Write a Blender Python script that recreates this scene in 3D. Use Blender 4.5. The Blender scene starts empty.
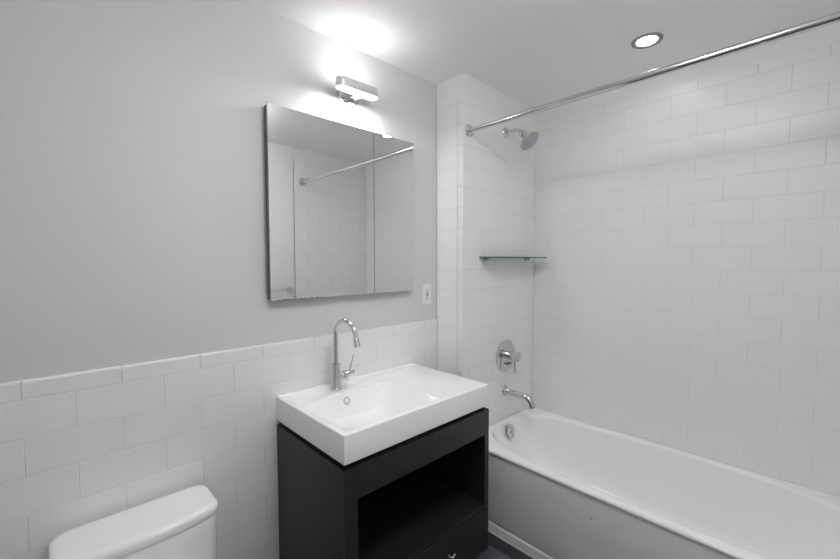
import bpy, bmesh, math, random
from math import sin, cos, pi, radians
from mathutils import Vector, Matrix
random.seed(7)
S = bpy.context.scene
COL = S.collection

# ------------------------------------------------------------------ camera
cam_data = bpy.data.cameras.new('camera')
cam = bpy.data.objects.new('camera', cam_data)
COL.objects.link(cam)
cam_data.sensor_fit = 'HORIZONTAL'
cam_data.sensor_width = 36.0
cam_data.lens = 392.25 * 36.0 / 840.0
cam_data.clip_start = 0.02
yaw, pit, rol = radians(46.279), radians(-2.682), radians(-0.112)
F = Vector((cos(yaw)*cos(pit), sin(yaw)*cos(pit), sin(pit)))
R0 = Vector((sin(yaw), -cos(yaw), 0.0))
U0 = R0.cross(F)
R1 = R0*cos(rol) + U0*sin(rol)
U1 = U0*cos(rol) - R0*sin(rol)
M = Matrix.Identity(4)
for i in range(3):
    M[i][0] = R1[i]; M[i][1] = U1[i]; M[i][2] = -F[i]
M[0][3], M[1][3], M[2][3] = 0.0, -1.6017, 1.4512
cam.matrix_world = M
S.camera = cam

# ------------------------------------------------------------------ world and exposure
w = bpy.data.worlds.new('world'); S.world = w; w.use_nodes = True
w.node_tree.nodes['Background'].inputs[0].default_value = (0.9, 0.95, 1, 1)
w.node_tree.nodes['Background'].inputs[1].default_value = 0.0
S.view_settings.view_transform = 'Standard'
S.view_settings.look = 'None'
S.view_settings.exposure = 1.58
S.view_settings.gamma = 1.0
S.view_settings.use_curve_mapping = False
S.cycles.use_denoising = True
S.cycles.max_bounces = 14
S.cycles.diffuse_bounces = 10
S.cycles.glossy_bounces = 6
S.cycles.transmission_bounces = 8
S.cycles.sample_clamp_indirect = 4.0
S.cycles.caustics_reflective = False
S.cycles.caustics_refractive = False

P_DOWN = 15.0
P_BAR = 39.0       # radiance of the vanity light's lower diffuser
P_BARUP = 7.0
P_FILL = 8.6  # radiance of the added off-camera fill lamp

# ------------------------------------------------------------------ dimensions
XP, YP, XB, H = 1.6725, -0.1944, 2.4266, 2.4711
YS = -1.81            # wall opposite the mirror
XW = -0.85            # wall behind the camera
ZW = 1.1088           # top of the wainscot
TZT = 2.374           # top of the shower tile
RH, TW = 0.1140, 0.2327
ZG = 1.4053
TT = 0.010            # tile thickness

# ------------------------------------------------------------------ materials
def mat(name, col, rough=0.5, metal=0.0, spec=0.5, coat=0.0, trans=0.0, ior=1.45, noise=None, bump=None, emit=None):
    m = bpy.data.materials.new(name); m.use_nodes = True
    nt = m.node_tree; b = nt.nodes['Principled BSDF']
    b.inputs['Base Color'].default_value = (*col, 1)
    b.inputs['Roughness'].default_value = rough
    b.inputs['Metallic'].default_value = metal
    b.inputs['Specular IOR Level'].default_value = spec
    b.inputs['Coat Weight'].default_value = coat
    b.inputs['Coat Roughness'].default_value = 0.05
    b.inputs['Transmission Weight'].default_value = trans
    b.inputs['IOR'].default_value = ior
    if emit:
        b.inputs['Emission Color'].default_value = (*emit[0], 1)
        b.inputs['Emission Strength'].default_value = emit[1]
    if noise:   # (scale, other colour)
        tc = nt.nodes.new('ShaderNodeTexCoord'); n = nt.nodes.new('ShaderNodeTexNoise')
        n.inputs['Scale'].default_value = noise[0]; n.inputs['Detail'].default_value = 6
        r = nt.nodes.new('ShaderNodeValToRGB')
        r.color_ramp.elements[0].position = 0.35; r.color_ramp.elements[1].position = 0.65
        r.color_ramp.elements[0].color = (*col, 1); r.color_ramp.elements[1].color = (*noise[1], 1)
        nt.links.new(tc.outputs['Object'], n.inputs['Vector'])
        nt.links.new(n.outputs['Fac'], r.inputs['Fac'])
        nt.links.new(r.outputs['Color'], b.inputs['Base Color'])
    if bump:    # (scale, strength, distance)
        tc = nt.nodes.new('ShaderNodeTexCoord'); n = nt.nodes.new('ShaderNodeTexNoise')
        n.inputs['Scale'].default_value = bump[0]; n.inputs['Detail'].default_value = 3
        bp = nt.nodes.new('ShaderNodeBump'); bp.inputs['Strength'].default_value = bump[1]
        bp.inputs['Distance'].default_value = bump[2]
        nt.links.new(tc.outputs['Object'], n.inputs['Vector'])
        nt.links.new(n.outputs['Fac'], bp.inputs['Height'])
        nt.links.new(bp.outputs['Normal'], b.inputs['Normal'])
    return m

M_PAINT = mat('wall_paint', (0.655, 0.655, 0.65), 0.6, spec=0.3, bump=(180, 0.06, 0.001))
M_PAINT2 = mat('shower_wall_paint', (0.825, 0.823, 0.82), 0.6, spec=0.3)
M_CEIL = mat('ceiling_paint', (0.90, 0.90, 0.895), 0.7, spec=0.25, bump=(160, 0.05, 0.001))
M_TILE = mat('white_glazed_tile', (0.825, 0.822, 0.819), 0.32, spec=0.4, bump=(9, 0.12, 0.004))
M_GROUT = mat('light_grout', (0.66, 0.655, 0.65), 0.9, spec=0.1, bump=(400, 0.2, 0.0006))
M_PORC = mat('white_porcelain', (0.90, 0.902, 0.905), 0.10, coat=0.4, spec=0.5)
M_TUB = mat('white_tub_enamel', (0.89, 0.893, 0.90), 0.14, coat=0.4)
M_CHROME = mat('polished_chrome', (0.68, 0.68, 0.69), 0.07, metal=1)
M_BRUSH = mat('brushed_nickel', (0.72, 0.72, 0.72), 0.5, metal=0.7)
M_STEEL = mat('satin_steel', (0.55, 0.55, 0.56), 0.25, metal=1)
M_MIRROR = mat('mirror_silver', (0.83, 0.84, 0.83), 0.0, metal=1)
M_MIRED = mat('mirror_edge', (0.25, 0.26, 0.26), 0.2, metal=0.8)
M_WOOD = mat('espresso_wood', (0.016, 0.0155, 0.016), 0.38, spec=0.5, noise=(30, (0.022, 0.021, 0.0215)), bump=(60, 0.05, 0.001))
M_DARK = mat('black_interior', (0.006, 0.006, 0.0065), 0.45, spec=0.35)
M_PLAST = mat('white_plastic', (0.80, 0.80, 0.79), 0.35)
M_SLOT = mat('dark_slot', (0.05, 0.05, 0.05), 0.6)
M_NOZ = mat('grey_nozzle_face', (0.42, 0.45, 0.49), 0.45, metal=0.2)
M_SLATE = mat('slate_tile', (0.075, 0.082, 0.105), 0.45, noise=(9, (0.125, 0.135, 0.17)), bump=(25, 0.3, 0.003))
M_FSTRIP = mat('dark_floor_strip', (0.03, 0.028, 0.027), 0.5, noise=(14, (0.07, 0.062, 0.055)), bump=(25, 0.3, 0.003))
M_FGROUT = mat('dark_floor_grout', (0.06, 0.058, 0.055), 0.9)
M_CAULK = mat('white_caulk', (0.78, 0.78, 0.77), 0.5)
M_GLASS = mat('shelf_glass', (0.80, 0.95, 0.92), 0.02, trans=1.0, ior=1.5)
nt = M_GLASS.node_tree; nt.nodes.remove(nt.nodes['Principled BSDF'])
tr_ = nt.nodes.new('ShaderNodeBsdfTransparent'); tr_.inputs[0].default_value = (0.93, 0.985, 0.975, 1)
gl_ = nt.nodes.new('ShaderNodeBsdfGlossy'); gl_.inputs['Roughness'].default_value = 0.02
fr_ = nt.nodes.new('ShaderNodeFresnel'); fr_.inputs[0].default_value = 1.45
mx_ = nt.nodes.new('ShaderNodeMixShader')
nt.links.new(fr_.outputs[0], mx_.inputs[0]); nt.links.new(tr_.outputs[0], mx_.inputs[1]); nt.links.new(gl_.outputs[0], mx_.inputs[2])
nt.links.new(mx_.outputs[0], nt.nodes['Material Output'].inputs[0])
M_GEDGE = mat('teal_glass_edge', (0.05, 0.24, 0.24), 0.12, trans=0.35, ior=1.5)
M_LENS = mat('downlight_lens', (1, 1, 1), 0.5, emit=((1.0, 0.99, 0.98), P_DOWN))
M_DIFF = mat('frosted_diffuser', (1, 1, 1), 0.5, emit=((1.0, 1.0, 0.99), P_BAR))
M_DIFFUP = mat('frosted_upper_diffuser', (1, 1, 1), 0.5, emit=((1.0, 1.0, 0.99), P_BARUP))
M_FILL = mat('fill_lamp_glow', (1, 1, 1), 0.5, emit=((1.0, 1.0, 1.0), P_FILL))  # glowing surface of the added ceiling fill
M_RING = mat('grey_trim_ring', (0.30, 0.30, 0.30), 0.45, metal=0.5)
M_CHIP = mat('chipped_spot', (0.30, 0.30, 0.30), 0.6)

# ------------------------------------------------------------------ helpers
def obj(name, bm, m, parent=None, smooth=None, bevel=None, loc=(0, 0, 0), rot=None):
    """link a bmesh as ONE mesh object"""
    bmesh.ops.recalc_face_normals(bm, faces=bm.faces[:])
    me = bpy.data.meshes.new(name); bm.to_mesh(me); bm.free()
    for mm in (m if isinstance(m, (list, tuple)) else [m]):
        me.materials.append(mm)
    o = bpy.data.objects.new(name, me); COL.objects.link(o)
    o.location = loc
    if rot: o.rotation_euler = rot
    if parent:
        o.parent = parent
    if smooth is not None:
        for p in me.polygons: p.use_smooth = True
        if hasattr(me, 'set_sharp_from_angle'):
            me.set_sharp_from_angle(angle=radians(smooth))
    if bevel:
        b = o.modifiers.new('bevel', 'BEVEL'); b.width = bevel[0]; b.segments = bevel[1]
        b.limit_method = 'ANGLE'; b.angle_limit = radians(30); b.harden_normals = False
    return o

def tag(o, label=None, cat=None, group=None, kind=None):
    if label: o['label'] = label
    if cat: o['category'] = cat
    if group: o['group'] = group
    if kind: o['kind'] = kind
    return o

def empty(name, loc, label, cat, group=None):
    o = bpy.data.objects.new(name, None); COL.objects.link(o)
    o.location = loc; o.empty_display_size = 0.05
    return tag(o, label, cat, group)

def add_box(bm, x0, x1, y0, y1, z0, z1, mi=0):
    v = [bm.verts.new((x, y, z)) for x in (x0, x1) for y in (y0, y1) for z in (z0, z1)]
    fs = []
    for q in ((0, 1, 3, 2), (4, 6, 7, 5), (0, 4, 5, 1), (2, 3, 7, 6), (0, 2, 6, 4), (1, 5, 7, 3)):
        f = bm.faces.new([v[i] for i in q]); f.material_index = mi; fs.append(f)
    return fs

def box(name, x0, x1, y0, y1, z0, z1, m, parent=None, bev=None, off=(0, 0, 0)):
    bm = bmesh.new()
    add_box(bm, x0-off[0], x1-off[0], y0-off[1], y1-off[1], z0-off[2], z1-off[2])
    return obj(name, bm, m, parent, smooth=40 if bev else None, bevel=(bev, 3) if bev else None)

def frame_of(d):
    d = Vector(d).normalized()
    a = Vector((0, 0, 1)) if abs(d.z) < 0.9 else Vector((1, 0, 0))
    u = d.cross(a).normalized(); v = d.cross(u).normalized()
    return d, u, v

def add_lathe(bm, c, axis, prof, n=40):
    """prof: list of (distance along axis, radius)"""
    c = Vector(c); d, u, v = frame_of(axis)
    rings = []
    for (h, r) in prof:
        if r < 1e-6:
            rings.append([bm.verts.new(c + d*h)])
        else:
            rings.append([bm.verts.new(c + d*h + (u*cos(2*pi*k/n) + v*sin(2*pi*k/n))*r) for k in range(n)])
    join_rings(bm, rings)
    for R_, e in ((rings[0], 0), (rings[-1], 1)):
        if len(R_) > 1: bm.faces.new(R_)

def join_rings(bm, rings):
    for A, B in zip(rings, rings[1:]):
        n = max(len(A), len(B))
        if len(A) == len(B) == 1: continue
        for k in range(n):
            k2 = (k+1) % n
            if len(A) == 1: bm.faces.new((A[0], B[k], B[k2]))
            elif len(B) == 1: bm.faces.new((A[k], B[0], A[k2]))
            else: bm.faces.new((A[k], B[k], B[k2], A[k2]))

def add_tube(bm, pts, rad, n=20):
    pts = [Vector(p) for p in pts]
    if not isinstance(rad, (list, tuple)): rad = [rad]*len(pts)
    t = [(pts[min(i+1, len(pts)-1)] - pts[max(i-1, 0)]).normalized() for i in range(len(pts))]
    d, u, v = frame_of(t[0])
    rings = []
    for i, p in enumerate(pts):
        if i:
            q = t[i-1].rotation_difference(t[i]); u = q @ u; v = q @ v
        rings.append([bm.verts.new(p + (u*cos(2*pi*k/n) + v*sin(2*pi*k/n))*rad[i]) for k in range(n)])
    join_rings(bm, rings)
    bm.faces.new(rings[0]); bm.faces.new(rings[-1])

def lathe(name, c, axis, prof, m, parent=None, n=40, off=(0, 0, 0), smooth=35):
    bm = bmesh.new(); add_lathe(bm, Vector(c) - Vector(off), axis, prof, n)
    return obj(name, bm, m, parent, smooth=smooth)

def tube(name, pts, rad, m, parent=None, n=20, off=(0, 0, 0)):
    bm = bmesh.new(); add_tube(bm, [Vector(p) - Vector(off) for p in pts], rad, n)
    return obj(name, bm, m, parent, smooth=50)

def arc(c, a, b, r, t0, t1, n=14):
    c, a, b = Vector(c), Vector(a), Vector(b)
    return [c + (a*cos(t0 + (t1-t0)*k/n) + b*sin(t0 + (t1-t0)*k/n))*r for k in range(n+1)]

# ------------------------------------------------------------------ room shell
def structure(o): o['kind'] = 'structure'; return o

floor_bm = bmesh.new()
add_box(floor_bm, XW-0.1, XB+0.1, YS-0.1, 0.1, -0.08, -0.006, 2)
xs = [1.60 - 0.6096*k for k in range(5)]
for i in range(4):
    for j in range(8):
        x1, x0 = xs[i]-0.0015, xs[i+1]+0.0015
        y1 = 0.0 - 0.3048*j - 0.0015; y0 = y1 - 0.3018
        x0 = max(x0, XW); y0 = max(y0, YS)
        if x1-x0 > 0.02 and y1-y0 > 0.02: add_box(floor_bm, x0, x1, y0, y1, -0.01, 0.0, 0)
for j in range(8):  # row of darker brown-grey floor pieces along the tub
    y1 = -0.03 - 0.3048*j; y0 = max(y1 - 0.3018, YS)
    if y1-y0 > 0.02: add_box(floor_bm, 1.6015, 1.70, y0, y1, -0.01, 0.0, 1)
floor = structure(obj('floor', floor_bm, [M_SLATE, M_FSTRIP, M_FGROUT], bevel=(0.001, 2)))

ceiling = structure(box('ceiling', XW-0.1, XB+0.1, YS-0.1, 0.1, H, H+0.1, M_CEIL))
wall_left = structure(box('wall_left', XW-0.1, XP+TT, TT, 0.11, -0.06, H, M_PAINT))
wall_pier = structure(box('wall_pier', XP+0.006, XB+0.1, YP+0.004, 0.11, -0.06, H, M_PAINT2))
wall_back = structure(box('wall_back', XB+0.004, XB+0.12, YS-0.1, YP+TT, -0.06, H, M_PAINT2))
wall_front = structure(box('wall_front', XW-0.1, XB+0.1, YS-0.12, YS-TT, -0.06, H, M_PAINT2))
wall_rear = structure(box('wall_rear', XW-0.12, XW, YS-0.1, 0.1, -0.06, H, M_PAINT))

def tile_facing(name, parent, o, u, n, u0, u1, rows, joint, extra=(), trim=None, jit=0.00035):
    """running-bond tile: o + u*s + z; n outward normal; rows = [(z0, z1, parity)]; joint = s of a joint of parity 0"""
    o, u, n = Vector(o), Vector(u), Vector(n)
    bm = bmesh.new(); g = 0.0008
    def P(s, z, d): return o + u*s + Vector((0, 0, z)) + n*d
    # grout bed
    zlo, zhi = min(r[0] for r in rows), max(r[1] for r in rows)
    vs = [bm.verts.new(P(s, z, d)) for d in (-TT, -0.0011) for (s, z) in ((u0, zlo), (u1, zlo), (u1, zhi-0.012), (u0, zhi-0.012))]
    for q in ((0, 1, 2, 3), (4, 5, 6, 7), (0, 1, 5, 4), (1, 2, 6, 5), (2, 3, 7, 6), (3, 0, 4, 7)):
        bm.faces.new([vs[i] for i in q]).material_index = 1
    def tile(s0, s1, z0, z1, top=False):
        if s1 - s0 < 0.006 or z1 - z0 < 0.006: return
        b = 0.0011
        tj = [random.uniform(-jit, jit)*0.6 for _ in range(2)]
        ci, cz = (s0+s1)/2, (z0+z1)/2
        def dd(s, z): return tj[0]*(s-ci)/((s1-s0)/2) + tj[1]*(z-cz)/((z1-z0)/2)
        zt = z1 - (0.007 if top else b)
        A = [bm.verts.new(P(s, z, -TT+0.001)) for s, z in ((s0, z0), (s1, z0), (s1, z1), (s0, z1))]
        B = [bm.verts.new(P(s, z, -0.0010 if not (top and z == z1) else -0.006)) for s, z in ((s0, z0), (s1, z0), (s1, z1), (s0, z1))]
        C_ = [bm.verts.new(P(s, z, dd(s, z))) for s, z in ((s0+b, z0+b), (s1-b, z0+b), (s1-b, zt), (s0+b, zt))]
        if top:
            Mid = [bm.verts.new(P(s, z1-0.002, -0.0022)) for s in (s1-b*0.5, s0+b*0.5)]
        for k in range(4):
            k2 = (k+1) % 4
            bm.faces.new((A[k], A[k2], B[k2], B[k]))
            if top and k == 2:
                bm.faces.new((B[2], B[3], Mid[1], Mid[0])); bm.faces.new((Mid[0], Mid[1], C_[3], C_[2]))
            elif top and k == 1: bm.faces.new((B[1], B[2], Mid[0], C_[2], C_[1]))
            elif top and k == 3: bm.faces.new((B[3], B[0], C_[0], C_[3], Mid[1]))
            else: bm.faces.new((B[k], B[k2], C_[k2], C_[k]))
        bm.faces.new(C_)
    for i, (z0, z1, par) in enumerate(rows):
        j0 = joint + (0.5*TW if par else 0)
        k = math.floor((u0 - j0)/TW)
        while j0 + k*TW < u1:
            a, b_ = max(j0 + k*TW, u0), min(j0 + (k+1)*TW, u1)
            tile(a + (g if a > u0 else 0), b_ - (g if b_ < u1 else 0), z0+g, z1-g, top=(z1 == zhi))
            k += 1
        for (a, b_) in extra:
            tile(a+g, b_-g if b_ > a else b_, z0+g, z1-g, top=(z1 == zhi))
    ob = obj(name, bm, [M_TILE, M_GROUT], parent)
    return ob

def rows_from(zref, zmin, zmax, ztop, par0):
    """full rows on the grid zref + k*RH between zmin and zmax, a half-height cap row up to ztop"""
    rows = []; k = math.floor((zmin - zref)/RH)
    while zref + k*RH < zmax - 1e-4:
        z0, z1 = max(zref + k*RH, zmin), min(zref + (k+1)*RH, zmax)
        rows.append((z0, z1, (k + par0) % 2)); k += 1
    rows.append((zmax, ztop, (k + par0) % 2))
    return rows

# wainscot of the vanity wall: cap row joints at x = -0.0609 + k*TW
rA = rows_from(1.0515, 0.0, 1.0515, ZW, 0)
tile_facing('tile_wainscot', wall_left, (0, 0, 0), (1, 0, 0), (0, -1, 0), XW, XP, rA, -0.0609)
zc = ZG + 8*RH
rB = rows_from(ZG, 0.0, zc, TZT, 0)
# back wall: s runs along -y; row just above ZG-? has a joint at y=-0.8755
tile_facing('tile_facing', wall_back, (XB, 0, 0), (0, -1, 0), (-1, 0, 0), -YP, -YS, rB, 0.8755)
# faucet wall
tile_facing('tile_facing', wall_pier, (0, YP, 0), (1, 0, 0), (0, -1, 0), XP+0.001, XB-0.001, rB, 1.967)
# pier return facing the room
tile_facing('tile_return', wall_pier, (XP, 0, 0), (0, -1, 0), (-1, 0, 0), 0.001, 0.1549, [(a, b, 0) for a, b, c in rB], 0.0, jit=0.0006)
bm = bmesh.new()
for (z0, z1, p) in rB:
    add_box(bm, XP, XP+0.018, YP+0.0003, YP+0.0388, z0+0.0008, z1-0.0008)
obj('corner_trim', bm, M_TILE, wall_pier, smooth=40, bevel=(0.003, 3))
# opposite wall, seen in the mirror
tile_facing('tile_facing', wall_front, (0, YS, 0), (1, 0, 0), (0, 1, 0), 1.64, XB, rB, 2.0)
rC = rows_from(1.0515, 0.0, 1.0515, ZW, 1)
tile_facing('tile_wainscot', wall_front, (0, YS, 0), (1, 0, 0), (0, 1, 0), XW, 1.639, rC, 0.0)

# ------------------------------------------------------------------ bathtub
def srad(t, hx, hy, n):
    cx, cy = hx*cos(t), hy*sin(t)
    if n is None: s = 1.0/max(abs(cx)/hx, abs(cy)/hy)
    else: s = (abs(cx/hx)**n + abs(cy/hy)**n)**(-1.0/n)
    return cx*s, cy*s
def ring(bm, cx, cy, hx, hy, n, z, N=160):
    out = []
    for k in range(N):
        x, y = srad(2*pi*k/N, hx, hy, n); out.append(bm.verts.new((cx+x, cy+y, z)))
    return out

TY0, TY1 = YS, YP
tx0, tx1, tzt = 1.679, XB, 0.446
tub = empty('bathtub', (2.05, (TY0+TY1)/2, 0), 'long white alcove bathtub with rounded rim along the tiled back wall', 'bathtub')
off = Vector((2.05, (TY0+TY1)/2, 0))
cy, hy = 0.0, (TY1-TY0)/2 - 0.0005
bm = bmesh.new()
ocx, ohx = (tx0+tx1)/2 - 2.05, (tx1-tx0)/2 - 0.0005
rings = []
# outside skin, rim with rolled edges, inside wall, floor
rings.append(ring(bm, ocx, cy, ohx-0.0095, hy-0.0095, None, 0.4275))
for a in (0, 25, 50, 75, 90):
    r = 0.0095
    rings.append(ring(bm, ocx, cy, ohx - r*(1-cos(radians(a))), hy - r*(1-cos(radians(a))), None, tzt - 0.014 + 0.012*sin(radians(a)) - 0.000))
ICX = 0.002; IHX = 0.314; IHY = hy - 0.028
rings.append(ring(bm, (ocx+ICX)/2, cy, (ohx+IHX+0.022)/2+0.004, (hy+IHY+0.014)/2+0.002, 12, tzt))
ro = 0.020
for a in (0, 20, 40, 60, 80):
    f = ro*(1 - sin(radians(a)))
    rings.append(ring(bm, ICX, cy, IHX + f, IHY + f*0.6, 3.3, tzt - ro*(1-cos(radians(a)))))
prof = [(0.012, 0.020, 0.37, 3.3), (0.020, 0.036, 0.30, 3.3), (0.032, 0.060, 0.20, 3.2), (0.044, 0.085, 0.145, 3.1), (0.062, 0.11, 0.112, 3.0), (0.095, 0.15, 0.096, 2.9), (0.15, 0.22, 0.090, 2.8)]
for dx, dy, z, n in prof:
    rings.append(ring(bm, ICX, cy - (dy*0.25 if dy > 0.03 else 0)*0, IHX-dx, IHY-dy, n, z))
rings.append(ring(bm, ICX, cy, 0.05, 0.3, 2.5, 0.086))
join_rings(bm, rings); bm.faces.new(rings[-1])
body = obj('tub_body', bm, M_TUB, tub, smooth=50)
# apron with stepped foot
bm = bmesh.new()
ap = [(0.0095, 0.432), (0.0095, 0.062), (0.0105, 0.058), (0.016, 0.055), (0.016, 0.045), (0.0085, 0.038), (0.0085, 0.0), (0.03, 0.0), (0.03, 0.425)]
A = [bm.verts.new((tx0+px-off.x, TY1-0.001-off.y, z)) for px, z in ap]
B = [bm.verts.new((tx0+px-off.x, TY0+0.001-off.y, z)) for px, z in ap]
join_rings(bm, [A, B]); bm.faces.new(A); bm.faces.new(B)
obj('apron', bm, M_TUB, tub, smooth=35)
box('caulk_line', tx0-0.005, tx0+0.002, TY0+0.002, TY1-0.002, 0.0, 0.005, M_CAULK, tub, off=off)
lathe('paint_chip', (tx0+0.0095, -0.9156, 0.327), (-1, 0, 0), [(-0.001, 0.0042), (0.0006, 0.0042), (0.0009, 0.0)], M_CHIP, tub, n=14, off=off)
# overflow plate on the sloping end wall
oc = Vector((2.072, -0.2515, 0.384)); on = Vector((0.02, -1, 0.20)).normalized()
ov = lathe('overflow_plate', oc, on, [(-0.006, 0.036), (0.004, 0.041), (0.007, 0.040), (0.009, 0.036), (0.0095, 0.020), (0.0105, 0.0)], M_CHROME, tub, off=off)
d_, u_, v_ = frame_of(on)
for k in (0.5, 1.5):
    lathe('screw', oc + (u_*cos(pi*k) + v_*sin(pi*k))*0.022 + on*0.0085, on, [(0, 0.0045), (0.002, 0.0045), (0.003, 0)], M_SLOT, ov, n=12, off=off)
lathe('trip_lever', oc + on*0.009, on, [(0, 0.009), (0.006, 0.009), (0.008, 0.006), (0.0085, 0)], M_STEEL, ov, n=18, off=off)
lathe('drain', (2.052, -0.50, 0.086), (0, 0, 1), [(-0.004, 0.034), (0.006, 0.036), (0.008, 0.030), (0.006, 0.022), (0.007, 0.0)], M_CHROME, tub, off=off)

# ------------------------------------------------------------------ vanity cabinet
VX0, VX1, VYF, VZT = 0.688, 1.4815, -0.518, 0.7597
van = empty('vanity_cabinet', ((VX0+VX1)/2, -0.258, 0), 'black-brown vanity cabinet with an open shelf and a bottom drawer under the white sink', 'cabinet')
vo = Vector(((VX0+VX1)/2, -0.258, 0))
def vb(name, *a, m=M_WOOD, parent=None, bev=0.0012): return box(name, *a, m, parent or van, bev=bev, off=vo)
VB = 0.085
vb('side_panel', VX0, VX0+0.02, VYF+0.019, -0.002, VB, VZT)
vb('side_panel', VX1-0.02, VX1, VYF+0.019, -0.002, VB, VZT)
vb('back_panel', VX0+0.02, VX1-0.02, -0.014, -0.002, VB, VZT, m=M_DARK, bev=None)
OX0, OX1, OZ0, OZ1 = 0.742, 1.4515, 0.312, 0.644
bm = bmesh.new()
for a in ((VX0, OX0, VB, VZT), (OX1, VX1, VB, VZT), (OX0, OX1, OZ1, VZT)):
    add_box(bm, a[0]-vo.x, a[1]-vo.x, VYF-vo.y, VYF+0.019-vo.y, a[2], a[3])
obj('face_frame', bm, M_WOOD, van)
vb('shelf_board', OX0-0.02, OX1+0.001, VYF+0.002, -0.014, OZ0-0.018, OZ0)
dr = vb('drawer', OX0+0.002, OX1-0.003, VYF, VYF+0.019, VB+0.003, OZ0-0.021)
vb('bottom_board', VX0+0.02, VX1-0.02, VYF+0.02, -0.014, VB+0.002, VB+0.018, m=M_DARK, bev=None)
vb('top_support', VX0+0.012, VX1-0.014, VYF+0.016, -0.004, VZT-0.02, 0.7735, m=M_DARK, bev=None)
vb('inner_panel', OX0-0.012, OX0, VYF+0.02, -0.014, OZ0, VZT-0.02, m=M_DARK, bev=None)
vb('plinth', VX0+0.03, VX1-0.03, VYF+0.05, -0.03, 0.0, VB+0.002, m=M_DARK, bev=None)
# cross-shaped chrome knob
kc = Vector((1.198, VYF, 0.197)) - vo
bm = bmesh.new()
add_lathe(bm, kc, (0, -1, 0), [(0, 0.009), (0.004, 0.009), (0.006, 0.005), (0.018, 0.005)], 20)
for a in (35, 125):
    d = Vector((cos(radians(a)), 0, sin(radians(a))))
    c0 = kc + Vector((0, -0.022, 0))
    add_tube(bm, [c0 - d*0.024, c0 - d*0.022, c0, c0 + d*0.022, c0 + d*0.024], [0.003, 0.005, 0.0055, 0.005, 0.003], 12)
obj('knob', bm, M_CHROME, dr, smooth=40)

# ------------------------------------------------------------------ sink
SX0, SX1, SYF, SZ, SZB = 0.690, 1.4755, -0.519, 0.879, 0.777
sink = empty('sink', ((SX0+SX1)/2, -0.258, SZB), 'thick white rectangular ceramic vanity-top sink with an offset wedge basin', 'sink')
so = Vector(((SX0+SX1)/2, -0.258, SZB))
bm = bmesh.new()
def rect(x0, x1, y0, y1, z, zr=None):
    """counter-clockwise ring; zr = z of the two right-hand corners"""
    return [bm.verts.new(Vector(p) - so) for p in ((x0, y0, z), (x1, y0, z if zr is None else zr), (x1, y1, z if zr is None else zr), (x0, y1, z))]
o_bot0 = rect(SX0+0.03, SX1-0.03, SYF+0.03, -0.03, 0.7745)
o_bot = rect(SX0, SX1, SYF, -0.001, SZB)
o_top = rect(SX0, SX1, SYF, -0.001, SZ)
b_top = rect(0.722, 1.176, -0.4865, -0.1555, SZ-0.0005)
b_bot = rect(0.742, 1.075, -0.462, -0.180, 0.780, 0.776)
for r0, r1 in ((o_bot0, o_bot), (o_bot, o_top), (o_top, b_top), (b_top, b_bot)):
    join_rings(bm, [r0, r1])
bm.faces.new(b_bot); bm.faces.new(o_bot0)
basin_edges = []
bmesh.ops.recalc_face_normals(bm, faces=bm.faces[:])
def isin(e, ring_): return e.verts[0] in ring_ and e.verts[1] in ring_
top_e = [e for e in bm.edges if isin(e, o_top) or isin(e, o_bot) or (e.verts[0] in o_top and e.verts[1] in o_bot) or (e.verts[1] in o_top and e.verts[0] in o_bot)]
bot_e = [e for e in bm.edges if isin(e, b_bot) or (e.verts[0] in b_top and e.verts[1] in b_bot) or (e.verts[1] in b_top and e.verts[0] in b_bot)]
bt_e = [e for e in bm.edges if isin(e, b_top)]
bmesh.ops.bevel(bm, geom=bt_e + top_e, offset=0.0045, segments=4, profile=0.5, affect='EDGES', clamp_overlap=True)
sink_body = obj('sink_body', bm, M_PORC, sink, smooth=46)
# low lip along the wall
box('back_lip', SX0+0.003, SX1-0.003, -0.020, -0.001, SZ-0.004, SZ+0.004, M_PORC, sink, bev=0.002, off=so)
oc = Vector((0.931, -0.1615, 0.843)); on = Vector((0, -1, 0.25)).normalized()
lathe('overflow_ring', oc, on, [(-0.003, 0.0125), (0.002, 0.0165), (0.0045, 0.0160), (0.005, 0.0135), (0.0035, 0.012), (0.003, 0.0115)], M_CHROME, sink, n=32, off=so)
lathe('overflow_insert', oc, on, [(0.001, 0.0118), (0.0034, 0.0118), (0.004, 0.010), (0.0042, 0)], M_PORC, sink, n=32, off=so)
lathe('drain', (0.845, -0.30, 0.7795), (0, 0, 1), [(-0.003, 0.024), (0.003, 0.026), (0.0045, 0.022), (0.0042, 0.017), (0.0055, 0.0)], M_BRUSH, sink, off=so)

# ------------------------------------------------------------------ basin faucet
fx, fy = 0.928, -0.085
fau = empty('basin_faucet', (fx, fy, SZ), 'chrome gooseneck faucet with side lever standing on the white sink', 'faucet')
fo = Vector((fx, fy, SZ))
lathe('base', (fx, fy, SZ+0.0002), (0, 0, 1), [(0, 0.0265), (0.004, 0.0265), (0.006, 0.0235), (0.009, 0.0215), (0.105, 0.0185), (0.109, 0.0175), (0.111, 0.012)], M_CHROME, fau, off=fo)
lathe('collar', (fx, fy, SZ+0.110), (0, 0, 1), [(0, 0.012), (0.001, 0.024), (0.004, 0.024), (0.005, 0.012), (0.014, 0.0115)], M_CHROME, fau, off=fo)
sd = Vector((0.05, -1, 0)).normalized()
r_ = 0.074; zt_ = SZ + 0.241
pts = [Vector((fx, fy, SZ+0.112)), Vector((fx, fy, SZ+0.2)), Vector((fx, fy, zt_-0.005))]
pts += arc((fx + sd.x*r_, fy + sd.y*r_, zt_), (-sd.x, -sd.y, 0), (0, 0, 1), r_, 0, radians(170), 20)
end = pts[-1]; dirn = (pts[-1]-pts[-2]).normalized()
pts.append(end + dirn*0.012)
sp = tube('spout', pts, 0.0098, M_CHROME, fau, off=fo)
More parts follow.
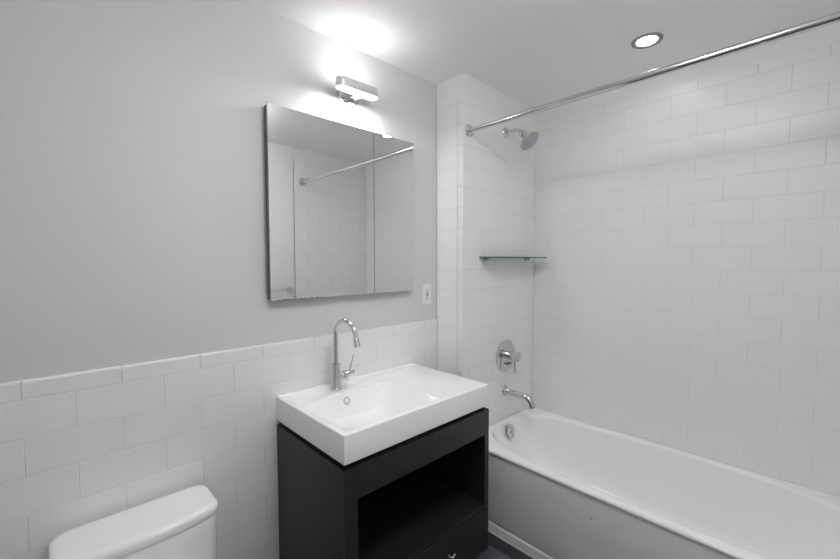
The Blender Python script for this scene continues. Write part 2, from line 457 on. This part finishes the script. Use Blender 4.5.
lathe('aerator', end + dirn*0.008, dirn, [(0, 0.0098), (0.003, 0.0125), (0.018, 0.0138), (0.034, 0.0142), (0.036, 0.012), (0.0345, 0)], M_CHROME, sp, off=fo)
# side valve and lever (towards +x)
vz = SZ + 0.058
lathe('side_valve', (fx+0.016, fy, vz), (1, 0, 0), [(0, 0.0135), (0.020, 0.0135), (0.021, 0.0175), (0.046, 0.0175), (0.048, 0.016), (0.049, 0.010), (0.080, 0.0095), (0.084, 0.006)], M_CHROME, fau, off=fo)
tube('lever', [Vector((fx+0.071, fy, vz)), Vector((fx+0.074, fy-0.003, vz+0.02)), Vector((fx+0.082, fy-0.006, vz+0.055)), Vector((fx+0.090, fy-0.008, vz+0.085))], [0.0045, 0.0035, 0.0028, 0.0024], M_CHROME, fau, n=12, off=fo)
tube('stop_pin', [Vector((fx+0.046, fy-0.016, vz-0.012)), Vector((fx+0.046, fy-0.018, vz-0.026))], 0.003, M_CHROME, fau, n=10, off=fo)

# ------------------------------------------------------------------ mirror cabinet
MX0, MX1, MS, MZ0, MZ1, MY = 0.661, 1.4556, 1.189, 1.2909, 2.085, -0.0324
mc = empty('mirror_cabinet', ((MX0+MX1)/2, TT, MZ0), 'large square two-door mirrored cabinet on the painted wall above the sink', 'mirror')
mo = Vector(((MX0+MX1)/2, TT, MZ0))
box('cabinet_box', MX0+0.004, MX1-0.004, MY+0.007, TT-0.0005, MZ0+0.003, MZ1-0.003, M_MIRED, mc, off=mo)
def mirror_door(x0, x1, hinge_x, ang):
    h = Vector((hinge_x, MY+0.006, MZ0)) - mo
    bm = bmesh.new()
    add_box(bm, x0-hinge_x, x1-hinge_x, -0.005, 0.0, 0, MZ1-MZ0)
    for f in bm.faces:
        f.material_index = 0 if f.calc_center_median().y < -0.0049 else 1
    es = [e for e in bm.edges if all(abs(v.co.y+0.005) < 1e-6 for v in e.verts)]
    bmesh.ops.bevel(bm, geom=es, offset=0.0015, segments=1, affect='EDGES')
    bmesh.ops.recalc_face_normals(bm, faces=bm.faces[:])
    o = obj('mirror_door', bm, [M_MIRROR, M_MIRED], mc, loc=h)
    o.rotation_euler.z = radians(ang)
    return o
mirror_door(MX0, MS-0.0008, MX0, 0.0)
mirror_door(MS+0.0008, MX1, MX1, 0.0)
# worn silvering at the lower edge
bm = bmesh.new()
random.seed(3)
x = MX0+0.03
while x < MX0+0.24:
    l = random.uniform(0.004, 0.022); hgt = random.uniform(0.0008, 0.0026)
    add_box(bm, x-mo.x, x+l-mo.x, MY-0.0002-mo.y, MY+0.002-mo.y, -0.0006, hgt)
    x += l + random.uniform(0.0, 0.012)
obj('worn_edge', bm, M_SLOT, mc)

# ------------------------------------------------------------------ vanity light
lx, lz = 1.054, 2.2350
vl = empty('vanity_light', (lx+0.01, TT, lz), 'brushed metal bar wall light glowing above the mirrored cabinet', 'wall light')
lo = Vector((lx+0.01, TT, lz))
bp = lathe('back_plate', (1.066, TT-0.0002, lz), (0, -1, 0), [(0, 0.057), (0.012, 0.057), (0.015, 0.055), (0.016, 0.050), (0.0165, 0)], M_CHROME, vl, n=48, off=lo)
box('mounting_arm', 1.048, 1.086, -0.072, -0.005, lz-0.030, lz+0.012, M_CHROME, vl, bev=0.003, off=lo)
def stadium(bm, hx, r, z, cyv, N=18):
    out = []
    for s, a0 in ((1, -90), (-1, 90)):
        for k in range(N+1):
            a = radians(a0 + 180*k/N)
            out.append(bm.verts.new((s*(hx-r) + r*cos(a) + lx-lo.x, cyv + r*sin(a) - lo.y, z-lo.z)))
    return out
bm = bmesh.new()
cyv, LR, LH = -0.092, 0.028, 0.109
z0, z1 = lz-0.0215, lz+0.0195
R = [stadium(bm, LH-d, LR-d, z, cyv) for d, z in ((0.004, z0+0.003), (0.004, z0), (0.001, z0), (0, z0+0.001), (0, z1-0.001), (0.001, z1), (0.004, z1), (0.004, z1-0.003))]
join_rings(bm, R)
obj('housing', bm, M_BRUSH, vl, smooth=50)
for nm, z, s in (('lower_diffuser', z0+0.003, -1), ('upper_diffuser', z1-0.003, 1)):
    bm = bmesh.new()
    R = [stadium(bm, LH-0.0042, LR-0.0042, z, cyv), stadium(bm, LH-0.0042, LR-0.0042, z + s*0.002, cyv), stadium(bm, LH-0.007, LR-0.007, z + s*0.0035, cyv)]
    join_rings(bm, R); bm.faces.new(R[0]); bm.faces.new(R[-1])
    obj(nm, bm, M_DIFF if s < 0 else M_DIFFUP, vl)

# ------------------------------------------------------------------ shower rod
rx, rz = 1.7229, 2.1712
rod = empty('shower_rod', (rx, YP, rz), 'long chrome shower curtain rod spanning above the bathtub', 'curtain rod')
ro_ = Vector((rx, YP, rz))
tube('rod', [Vector((rx, YP-0.004, rz)), Vector((rx, -0.9, rz)), Vector((rx, YS+0.004, rz))], 0.0145, M_CHROME, rod, n=32, off=ro_)
for yv, s in ((YP, -1), (YS, 1)):
    lathe('flange', (rx, yv, rz), (0, s, 0), [(0.0002, 0.033), (0.004, 0.034), (0.008, 0.031), (0.010, 0.024), (0.018, 0.021), (0.019, 0.0146)], M_CHROME, rod, off=ro_)

# ------------------------------------------------------------------ shower head
hx = 2.076; hz = 2.239
sh = empty('shower_fixture', (hx, YP, hz), 'round chrome shower head on a short arm high on the tiled wall', 'shower head')
ho = Vector((hx, YP, hz))
lathe('flange', (hx, YP, hz), (0, -1, 0), [(0.0002, 0.033), (0.003, 0.033), (0.007, 0.030), (0.010, 0.020), (0.012, 0.0115)], M_CHROME, sh, off=ho)
pts = [Vector((hx, YP-0.005, hz)), Vector((hx, YP-0.068, hz-0.002))]
pts += arc((hx, YP-0.070, hz-0.042), (0, 0, 1), (0, -1, 0), 0.04, 0, radians(48), 8)
tip = pts[-1]; dn = (pts[-1]-pts[-2]).normalized(); pts.append(tip + dn*0.022)
tube('shower_arm', pts, 0.0105, M_CHROME, sh, off=ho)
hd = Vector((0.05, -0.68, -0.73)).normalized()
b0 = tip + dn*0.018
head = lathe('head_body', b0, hd, [(-0.004, 0.013), (0.000, 0.020), (0.020, 0.022), (0.025, 0.016), (0.030, 0.017), (0.044, 0.026), (0.060, 0.050), (0.070, 0.062), (0.077, 0.0645), (0.081, 0.0625)], M_CHROME, sh, off=ho)
bm = bmesh.new()
add_lathe(bm, b0 - ho, hd, [(0.076, 0.0615), (0.0825, 0.0615), (0.0835, 0.058), (0.0838, 0)], 48)
d_, u_, v_ = frame_of(hd)
for rr, n in ((0.012, 6), (0.025, 12), (0.038, 18), (0.051, 24)):
    for k in range(n):
        a = 2*pi*k/n
        add_lathe(bm, b0 - ho + (u_*cos(a)+v_*sin(a))*rr, hd, [(0.0832, 0.0018), (0.0855, 0.0013), (0.0858, 0)], 6)
obj('nozzle_face', bm, M_NOZ, head, smooth=40)

# ------------------------------------------------------------------ shower valve
vx, vz = 2.096, 0.849
sv = empty('shower_valve', (vx, YP, vz), 'round chrome shower valve plate with lever handle above the tub spout', 'shower valve')
vo2 = Vector((vx, YP, vz))
lathe('escutcheon', (vx, YP, vz), (0, -1, 0), [(0.0002, 0.102), (0.004, 0.103), (0.007, 0.100), (0.009, 0.092), (0.010, 0.030), (0.0102, 0)], M_CHROME, sv, n=56, off=vo2)
hz2 = vz + 0.010
hn = lathe('handle', (vx, YP-0.008, hz2), (0, -1, 0), [(0, 0.024), (0.036, 0.024), (0.0365, 0.022), (0.0395, 0.022), (0.040, 0.030), (0.084, 0.030), (0.088, 0.027), (0.089, 0)], M_CHROME, sv, off=vo2)
tube('lever', [Vector((vx, YP-0.070, hz2-0.026)), Vector((vx, YP-0.070, hz2-0.06)), Vector((vx, YP-0.071, hz2-0.108))], [0.005, 0.0045, 0.0052], M_CHROME, hn, n=14, off=vo2)
lathe('diverter', (vx+0.008, YP-0.009, vz-0.046), (0, -1, 0), [(0, 0.014), (0.007, 0.014), (0.009, 0.012), (0.0095, 0)], M_STEEL, sv, off=vo2)
box('diverter_lever', vx-0.016, vx+0.032, YP-0.024, YP-0.017, vz-0.050, vz-0.042, M_SLOT, sv, bev=0.002, off=vo2)

# ------------------------------------------------------------------ tub spout
sx, sz2 = 2.092, 0.627
ts = empty('tub_spout', (sx, YP, sz2), 'slim curved chrome tub spout below the shower valve', 'spout')
to = Vector((sx, YP, sz2))
lathe('flange', (sx, YP, sz2), (0, -1, 0), [(0.0002, 0.033), (0.003, 0.034), (0.006, 0.032), (0.008, 0.024), (0.014, 0.023), (0.016, 0.026), (0.024, 0.025), (0.030, 0.022), (0.034, 0.0195)], M_CHROME, ts, off=to)
pts = [Vector((sx, YP-0.010, sz2)), Vector((sx, YP-0.06, sz2-0.001)), Vector((sx, YP-0.135, sz2-0.003))]
pts += arc((sx, YP-0.135, sz2-0.060), (0, 0, 1), (0, -1, 0), 0.057, radians(8), radians(80), 12)
pts.append(pts[-1] + Vector((0, -0.002, -0.010)))
tube('spout_tube', pts, 0.0195, M_CHROME, ts, n=28, off=to)

# ------------------------------------------------------------------ glass shelf
gx0, gx1, gz = 1.819, 2.372, 1.472
gs = empty('glass_shelf', ((gx0+gx1)/2, YP, gz), 'thin teal-edged glass shelf fixed on the tiled shower wall', 'shelf')
go = Vector(((gx0+gx1)/2, YP, gz))
bm = bmesh.new()
add_box(bm, gx0-go.x, gx1-go.x, -0.124, -0.002, -0.004, 0.004)
for f in bm.faces:
    f.material_index = 0 if abs(f.calc_center_median().z) > 0.0039 else 1
obj('glass_pane', bm, [M_GLASS, M_GEDGE], gs)
for x in (1.872, 2.318):
    lathe('bracket', (x, YP, gz-0.009), (0, -1, 0), [(0.0002, 0.011), (0.005, 0.011), (0.006, 0.0075), (0.030, 0.0065), (0.032, 0.004)], M_STEEL, gs, n=20, off=go)

# ------------------------------------------------------------------ electrical outlet
ex, ez = 1.592, 1.2585
eo_ = empty('electrical_outlet', (ex, TT, ez), 'small white wall outlet beside the mirrored cabinet near the tiled pier', 'outlet')
eo = Vector((ex, TT, ez))
box('cover_plate', ex-0.036, ex+0.036, TT-0.006, TT-0.0003, ez-0.059, ez+0.059, M_PLAST, eo_, bev=0.002, off=eo)
rc = box('receptacle', ex-0.0165, ex+0.0165, TT-0.0085, TT-0.005, ez-0.034, ez+0.034, M_PLAST, eo_, bev=0.001, off=eo)
bm = bmesh.new()
for dz in (0.020, -0.020):
    for dx, hh in ((-0.0063, 0.0045), (0.0063, 0.0037)):
        add_box(bm, dx-0.0012, dx+0.0012, -0.0092, -0.0083, dz-hh+0.002, dz+hh+0.002)
    add_lathe(bm, Vector((0, -0.0083, dz-0.008)), (0, -1, 0), [(0, 0.0024), (0.0008, 0.0024)], 10)
add_box(bm, -0.008, 0.008, -0.0095, -0.0083, 0.0015, 0.006)
add_box(bm, -0.008, 0.008, -0.0095, -0.0083, -0.006, -0.0015)
obj('socket_slots', bm, M_SLOT, rc)

# ------------------------------------------------------------------ recessed downlight and added fill lamp
def downlight(x, y, label, lens, group=None):
    t = empty('downlight', (x, y, H), label, 'ceiling light', group)
    bm = bmesh.new()
    add_lathe(bm, (0, 0, 0), (0, 0, -1), [(-0.0, 0.065), (0.005, 0.064), (0.007, 0.060), (0.006, 0.049), (0.003, 0.0435), (0.0, 0.0432)], 48)
    obj('trim_ring', bm, M_RING, t, smooth=50)
    bm = bmesh.new()
    add_lathe(bm, (0, 0, 0), (0, 0, -1), [(0.0005, 0.0430), (0.0015, 0.0428), (0.0022, 0.035), (0.0026, 0)], 40)
    obj('lens', bm, lens, t, smooth=50)
    return t
downlight(2.054, -0.980, 'round recessed ceiling downlight shining above the bathtub', M_LENS)
cl = empty('fill_lamp', (0.78, -1.20, H), 'added round opal fill lamp on the ceiling, out of view', 'ceiling light')  # invented fixture outside the view, added to brighten the whole room
lathe('fill_base', (0, 0, 0), (0, 0, -1), [(0.0, 0.150), (0.020, 0.150), (0.024, 0.146)], M_BRUSH, cl, n=48)
lathe('fill_dome', (0, 0, 0), (0, 0, -1), [(0.022, 0.165), (0.030, 0.190), (0.050, 0.200), (0.075, 0.190), (0.100, 0.150), (0.118, 0.085), (0.124, 0)], M_FILL, cl, n=48)

# ------------------------------------------------------------------ toilet
tcx = 0.191
tz = 0.642
toi = empty('toilet', (tcx, -0.13, 0), 'white toilet with a rounded tank lid against the half-tiled wall', 'toilet')
tof = Vector((tcx, -0.13, 0))
def tank_ring(bm, hx_, yb, yf, z, rb, rf, bow, N=10):
    """rounded plan: straight back, bowed front"""
    pts = []
    for (cx_, cy_, r, a0) in ((hx_-rf, yf+rf, rf, -90), (hx_-rb, yb-rb, rb, 0), (-hx_+rb, yb-rb, rb, 90), (-hx_+rf, yf+rf, rf, 180)):
        for k in range(N+1):
            a = radians(a0 + 90*k/N); pts.append((cx_ + r*cos(a), cy_ + r*sin(a)))
    # extra points along the front for the bow
    front = []
    for k in range(1, 12):
        f = -1 + 2*k/12; front.append((f*(hx_-rf), yf))
    pts += front
    out = []
    for (px, py) in pts:
        t = max(0.0, 1 - (px/hx_)**2)
        wgt = max(0.0, min(1.0, (yb - py)/(yb - yf)))
        out.append(bm.verts.new((tcx + px - tof.x, py - bow*t*wgt - tof.y, z)))
    return out
bm = bmesh.new()
Rg = []
LX, LYB, LYF, BOW = 0.212, -0.022, -0.206, 0.028
for dd, z in ((0.010, tz-0.036), (0.002, tz-0.034), (0.0, tz-0.031), (0.0, tz-0.015), (0.0028, tz-0.0075), (0.008, tz-0.003), (0.017, tz-0.0008), (0.034, tz)):
    Rg.append(tank_ring(bm, LX-dd, LYB-dd, LYF+dd, z, 0.045, 0.035, BOW))
join_rings(bm, Rg); bm.faces.new(Rg[0]); bm.faces.new(Rg[-1])
obj('tank_lid', bm, M_PORC, toi, smooth=60)
bm = bmesh.new(); Rg = []
for dd, z in ((0.030, 0.30), (0.012, 0.33), (0.006, 0.42), (0.005, 0.56), (0.005, tz-0.046), (0.007, tz-0.041), (0.010, tz-0.036)):
    Rg.append(tank_ring(bm, LX-dd, LYB-dd*0.4, LYF+dd, z, 0.042, 0.034, BOW))
join_rings(bm, Rg); bm.faces.new(Rg[0]); bm.faces.new(Rg[-1])
tank = obj('tank', bm, M_PORC, toi, smooth=60)
lathe('flush_lever', (tcx-0.150, LYF-0.010, 0.575), (0, -1, 0), [(0, 0.012), (0.012, 0.012), (0.016, 0.009), (0.018, 0)], M_CHROME, tank, n=20, off=tof)
def oval(bm, cyv, hx_, hy_, z, n=2.3, N=48):
    out = []
    for k in range(N):
        x, y = srad(2*pi*k/N, hx_, hy_, n); out.append(bm.verts.new((x, cyv + y - tof.y, z)))
    return out
bm = bmesh.new()
Rg = [oval(bm, -0.36, 0.115, 0.24, 0.0, 3), oval(bm, -0.36, 0.110, 0.235, 0.03, 3), oval(bm, -0.37, 0.115, 0.25, 0.15, 2.8), oval(bm, -0.40, 0.150, 0.28, 0.27), oval(bm, -0.415, 0.178, 0.285, 0.345), oval(bm, -0.415, 0.182, 0.288, 0.375), oval(bm, -0.415, 0.176, 0.28, 0.382),
      oval(bm, -0.44, 0.135, 0.215, 0.380), oval(bm, -0.44, 0.120, 0.195, 0.32), oval(bm, -0.43, 0.07, 0.11, 0.22), oval(bm, -0.43, 0.02, 0.04, 0.20)]
join_rings(bm, Rg); bm.faces.new(Rg[0]); bm.faces.new(Rg[-1])
obj('bowl', bm, M_PORC, toi, smooth=60)
bm = bmesh.new()
Rg = [oval(bm, -0.43, 0.180, 0.262, 0.384), oval(bm, -0.43, 0.186, 0.268, 0.388), oval(bm, -0.43, 0.186, 0.268, 0.398), oval(bm, -0.43, 0.182, 0.264, 0.402)]
join_rings(bm, Rg); bm.faces.new(Rg[0]); bm.faces.new(Rg[-1])
obj('seat', bm, M_PLAST, toi, smooth=60)
bm = bmesh.new()
Rg = [oval(bm, -0.43, 0.178, 0.260, 0.404), oval(bm, -0.43, 0.184, 0.266, 0.408), oval(bm, -0.43, 0.182, 0.264, 0.418), oval(bm, -0.43, 0.15, 0.23, 0.424), oval(bm, -0.43, 0.05, 0.08, 0.426)]
join_rings(bm, Rg); bm.faces.new(Rg[0]); bm.faces.new(Rg[-1])
obj('seat_cover', bm, M_PLAST, toi, smooth=60)

# ------------------------------------------------------------------ towel bar on the opposite wall (seen in the mirror)
bz = 1.198
tb = empty('towel_bar', (1.30, YS-TT, bz), 'chrome towel bar on the white wall, seen at the lower left of the mirror', 'towel bar')
tbo = Vector((1.30, YS-TT, bz))
tube('bar', [Vector((1.605, YS+0.060, bz)), Vector((1.3, YS+0.060, bz)), Vector((0.985, YS+0.060, bz))], 0.010, M_CHROME, tb, off=tbo)
for x in (1.585, 1.005):
    lathe('post', (x, YS-TT, bz), (0, 1, 0), [(0.0002, 0.024), (0.006, 0.024), (0.008, 0.012), (0.058, 0.010), (0.062, 0.015), (0.078, 0.015), (0.080, 0.012)], M_CHROME, tb, off=tbo)
